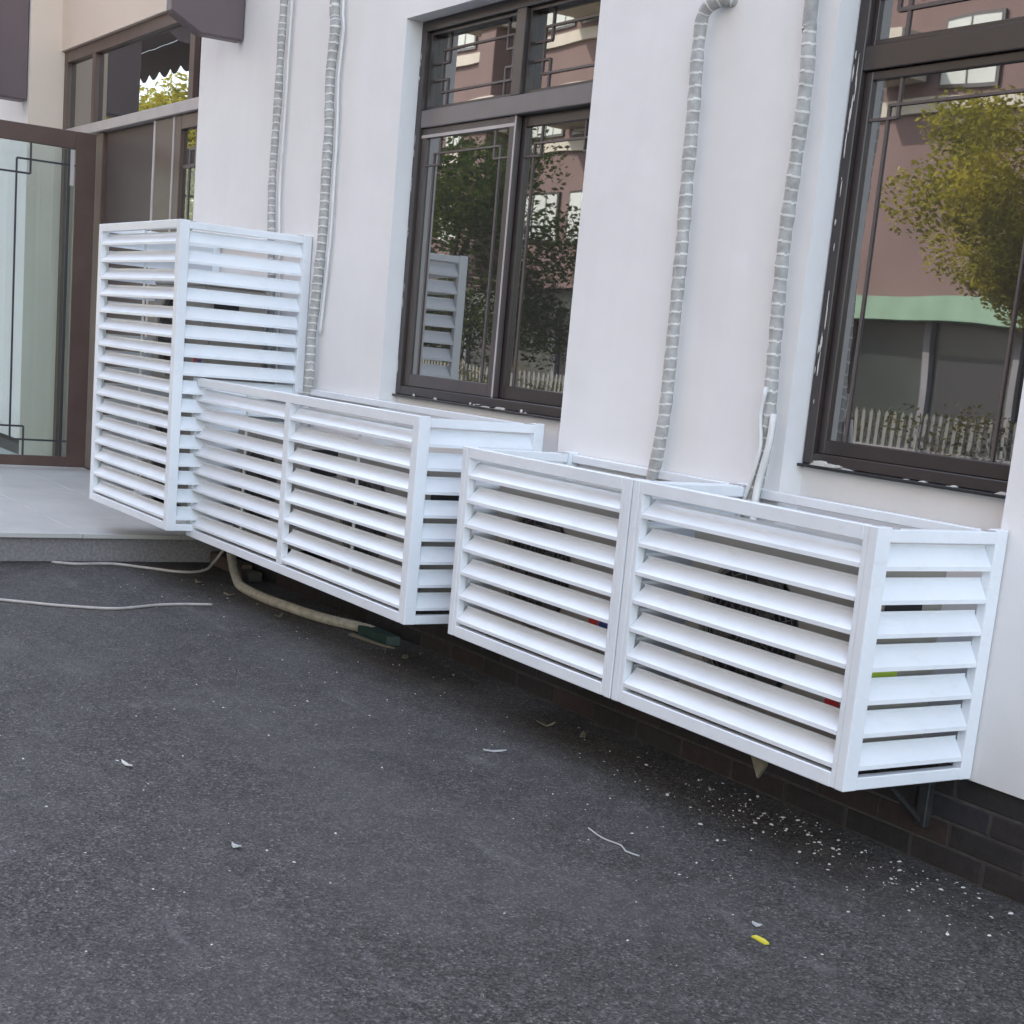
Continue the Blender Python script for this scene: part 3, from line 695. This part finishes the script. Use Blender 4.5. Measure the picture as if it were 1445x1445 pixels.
# ------------------------------------------------------------------ across the yard (seen mirrored in the glass)
# fence on a low planter wall
pw = MB(); pw.box(-60, 10, -14.5, -14.0, 0, .62); tag(pw.build('planter_wall', MAT['planter'], bevel=.01), 'low grey planter wall carrying the picket fence across the yard', 'wall')
fe = thing('picket_fence', 'weathered white picket fence across the yard', 'fence', (-20, -14.15, .62)); fo = Vector((-20, -14.15, .62))
pk = MB().prism([(-.035, 0), (.035, 0), (.035, .5), (0, .56), (-.035, .5)], 'y', -.012, .012).mesh('picket', MAT['picket'])
for i in range(250): link('picket', pk, fe, (20-12 - i*.16 - 0, .04, .0))
for z in (.12, .38): MB().box(-48, -12, -14.19, -14.165, .62+z, .62+z+.06).build('rail', MAT['picket'], fe, loc=-fo)
# opposite building
OY = -24.0
ob = thing('opposite_building', 'long mauve brown block with pale bands and a green shop fascia across the yard', 'building', (-30, OY, 0)); oo = Vector((-30, OY, 0))
def op(mb, n, m, **k): return mb.build(n, MAT[m], ob, loc=-oo, **k)
m = MB(); m.box(-75, 20, OY-10, OY, 3.7, 29); op(m, 'wall', 'facade')
m = MB(); m.box(-75, 20, OY-10, OY-.25, 0, 3.69); op(m, 'shopfront', 'shop')
m = MB(); m.box(-31, 4, OY-.24, OY+.5, 3.1, 3.68); op(m, 'fascia', 'fascia')
for z in (7.9, 11.2, 14.5, 17.8, 21.1, 24.4): m = MB(); m.box(-75, 20, OY+.001, OY+.12, z, z+.35); op(m, 'band', 'band')
m = MB(); m.box(-75.3, 20.3, OY-10.3, OY+.4, 29, 29.5); op(m, 'roof', 'band')
for (a, b) in ((-47.5, -45.2), (-42.2, -38.0), (-28.6, -27)):
    for z in (8.6, 11.9, 15.2): op(MB().box(a, b, OY+.121, OY+1.2, z, z+1.05), 'balcony', 'band')
for i in range(34):
    x = -72+i*2.7; op(MB().box(x-.1, x+.1, OY-.249, OY-.1, 0, 3.09), 'shop_post', 'planter')
    if i % 3 != 1: op(MB().box(x+.3, x+2.3, OY-.249, OY-.22, 1.0 if i % 3 else .2, 2.4), 'shop_window', 'black')
for c in (-46, -36.5, -20, -8): m = MB(); m.box(c-.5, c+.5, OY+.001, OY+1.1, 3.71, 29); op(m, 'pilaster', 'facade')
for fl in range(7):
    for x in [-70, -66, -62, -58, -54, -49.3, -44.2, -43.0, -41, -33, -29.5, -25.8, -22.5, -17, -14, -11, -5, -2, 3, 8, 13]:
        z = 5.2+fl*3.3
        if fl == 0 and -40 < x < -20: continue
        ww = .55 if x in (-49.3, -44.2, -43.0) else .75
        k = MB(); k.box(x-ww-.08, x+ww+.08, OY+.001, OY+.07, z-.08, z+1.48); fr = op(k, 'window', 'bronze')
        q = MB(); q.box(x-ww, x-.03, OY+.071, OY+.085, z, z+1.4); q.box(x+.03, x+ww, OY+.071, OY+.085, z, z+1.4); q.build('pane', MAT['pale_pane'], fr)
# trees: trunk, limbs, leaf-sized faces
def leafball(mb, c, R, n, s, squash=.8):
    for i in range(n):
        d = Vector((random.gauss(0, 1), random.gauss(0, 1), random.gauss(0, 1))).normalized()*(random.random()**.4)*R
        d.z *= squash; p_ = c+d
        a = Vector((random.gauss(0, 1), random.gauss(0, 1), random.gauss(0, 1))).normalized(); b = a.orthogonal().normalized()
        ss = s*random.uniform(.6, 1.3); k = len(mb.v)
        mb.v += [tuple(p_-a*ss), tuple(p_-b*ss*.5), tuple(p_+a*ss), tuple(p_+b*ss*.5)]; mb.f.append((k, k+1, k+2, k+3)); mb.mi.append(0)
def tree(label, x, y, h, cr, crz, lm, blobs=34, n=330, s=.075, trunk=.16, br=(.22, .40)):
    r = thing('tree', label, 'tree', (x, y, 0), 'trees across the yard'); base = Vector((x, y, 0))
    t = MB(); top = Vector((random.uniform(-.3, .3), random.uniform(-.3, .3), h*.62))
    t.tube(spline([(0, 0, 0), (.06, .03, h*.3), tuple(top)], .25), [trunk*(1-.6*i/max(1, len(spline([(0, 0, 0), (.06, .03, h*.3), tuple(top)], .25))-1)) for i in range(len(spline([(0, 0, 0), (.06, .03, h*.3), tuple(top)], .25)))], 8)
    cen = []
    for i in range(blobs):
        a = random.uniform(0, 6.28); zz = random.uniform(-1, 1); rad = math.sqrt(max(0, 1-zz*zz))*random.uniform(.35, 1)
        cen.append(Vector((cr*rad*math.cos(a), cr*rad*math.sin(a), h-crz+zz*crz*.9)))
    for c in cen[:12]:
        t.tube([tuple(Vector((0, 0, h*.35))*.5+top*.5), tuple(c*.5+top*.5+Vector((0, 0, .1))), tuple(c)], [trunk*.35, trunk*.2, .015], 5)
    t.build('trunk', MAT['bark'], r, smooth=True)
    m = MB()
    for c in cen: leafball(m, c, cr*random.uniform(*br), n, s)
    me = bpy.data.meshes.new('crown'); me.from_pydata(m.v, [], m.f); me.materials.append(MAT[lm]); link('crown', me, r)
    return r
tree('round yellow-green tree mirrored in the largest window', -14.5, -15.0, 6.2, 3.15, 1.75, 'leaf_y', 95, 900, .05, .16, (.16, .25))
tree('dark green tree across the yard, left of the yellow-green one', -36.2, -16.8, 7.0, 4.0, 3.0, 'leaf_d', 46, 520, .085)
tree('slim dark tree with open branches across the yard', -47.0, -19.0, 9.5, 2.2, 3.8, 'leaf_d', 34, 260, .08, .2)
tree('low dark tree farthest along the yard', -41.0, -16.0, 5.6, 3.0, 2.2, 'leaf_d', 36, 330)
tree('olive tree at the far end of the yard near the road', -47, -10.2, 8.2, 3.2, 2.6, 'leaf_y', 40, 420, .09)
tree('second olive tree at the far end of the yard', -54, -15.0, 9.4, 4.0, 3.2, 'leaf_y', 40, 420, .11)
tree('broad green tree at the far end of the yard', -50, -5.5, 7.7, 3.4, 3.0, 'leaf_d', 36, 280, .10)
hm = MB()
for i in range(150):
    x = -45+i*.235+random.uniform(-.1, .1)
    if -24 < x < -16.5 and random.random() < .35: continue
    leafball(hm, Vector((x, -14.45+random.uniform(-.15, (.75 if x > -17 else .5) if x < -26 or x > -17 else .1), .85+random.uniform(-.35, .3))), random.uniform(.22, .42), 90, .045)
me = bpy.data.meshes.new('shrubbery'); me.from_pydata(hm.v, [], hm.f); me.materials.append(MAT['leaf_s'])
o = link('shrubbery', me); o['kind'] = 'stuff'; o['label'] = 'mixed shrubbery growing along the planter wall'; o['category'] = 'shrubs'
# scalloped awning further along the building, mirrored in the entrance glass
aw = thing('awning', 'brown awning with scalloped edge further along the building front', 'awning', (-20, 0, 4.9)); ao = Vector((-20, 0, 4.9))
m = MB(); m.prism([(-.01, 5.6), (-2.6, 4.95), (-2.6, 4.98), (-.01, 5.64)], 'x', -27, -17.5); m.build('canopy', MAT['mauve'], aw, loc=-ao)
sc = []; nn = 12
for i in range(nn*6+1):
    y = -2.6+2.59*i/(nn*6); sc.append((y, 4.62+(y+2.6)*.04-.10*abs(math.sin(math.pi*i/12))*.8))
m = MB(); m.prism(sc+[(-.01, 5.6), (-2.6, 4.95)], 'x', -17.52, -17.5); m.build('valance', MAT['mauve'], aw, loc=-ao)
sc = [(-27+9.5*i/120, 4.65-.10*abs(math.sin(math.pi*i/5))) for i in range(121)]
m = MB(); m.prism(sc+[(-17.5, 4.95), (-27, 4.95)], 'y', -2.62, -2.605); m.build('valance', MAT['mauve'], aw, loc=-ao)
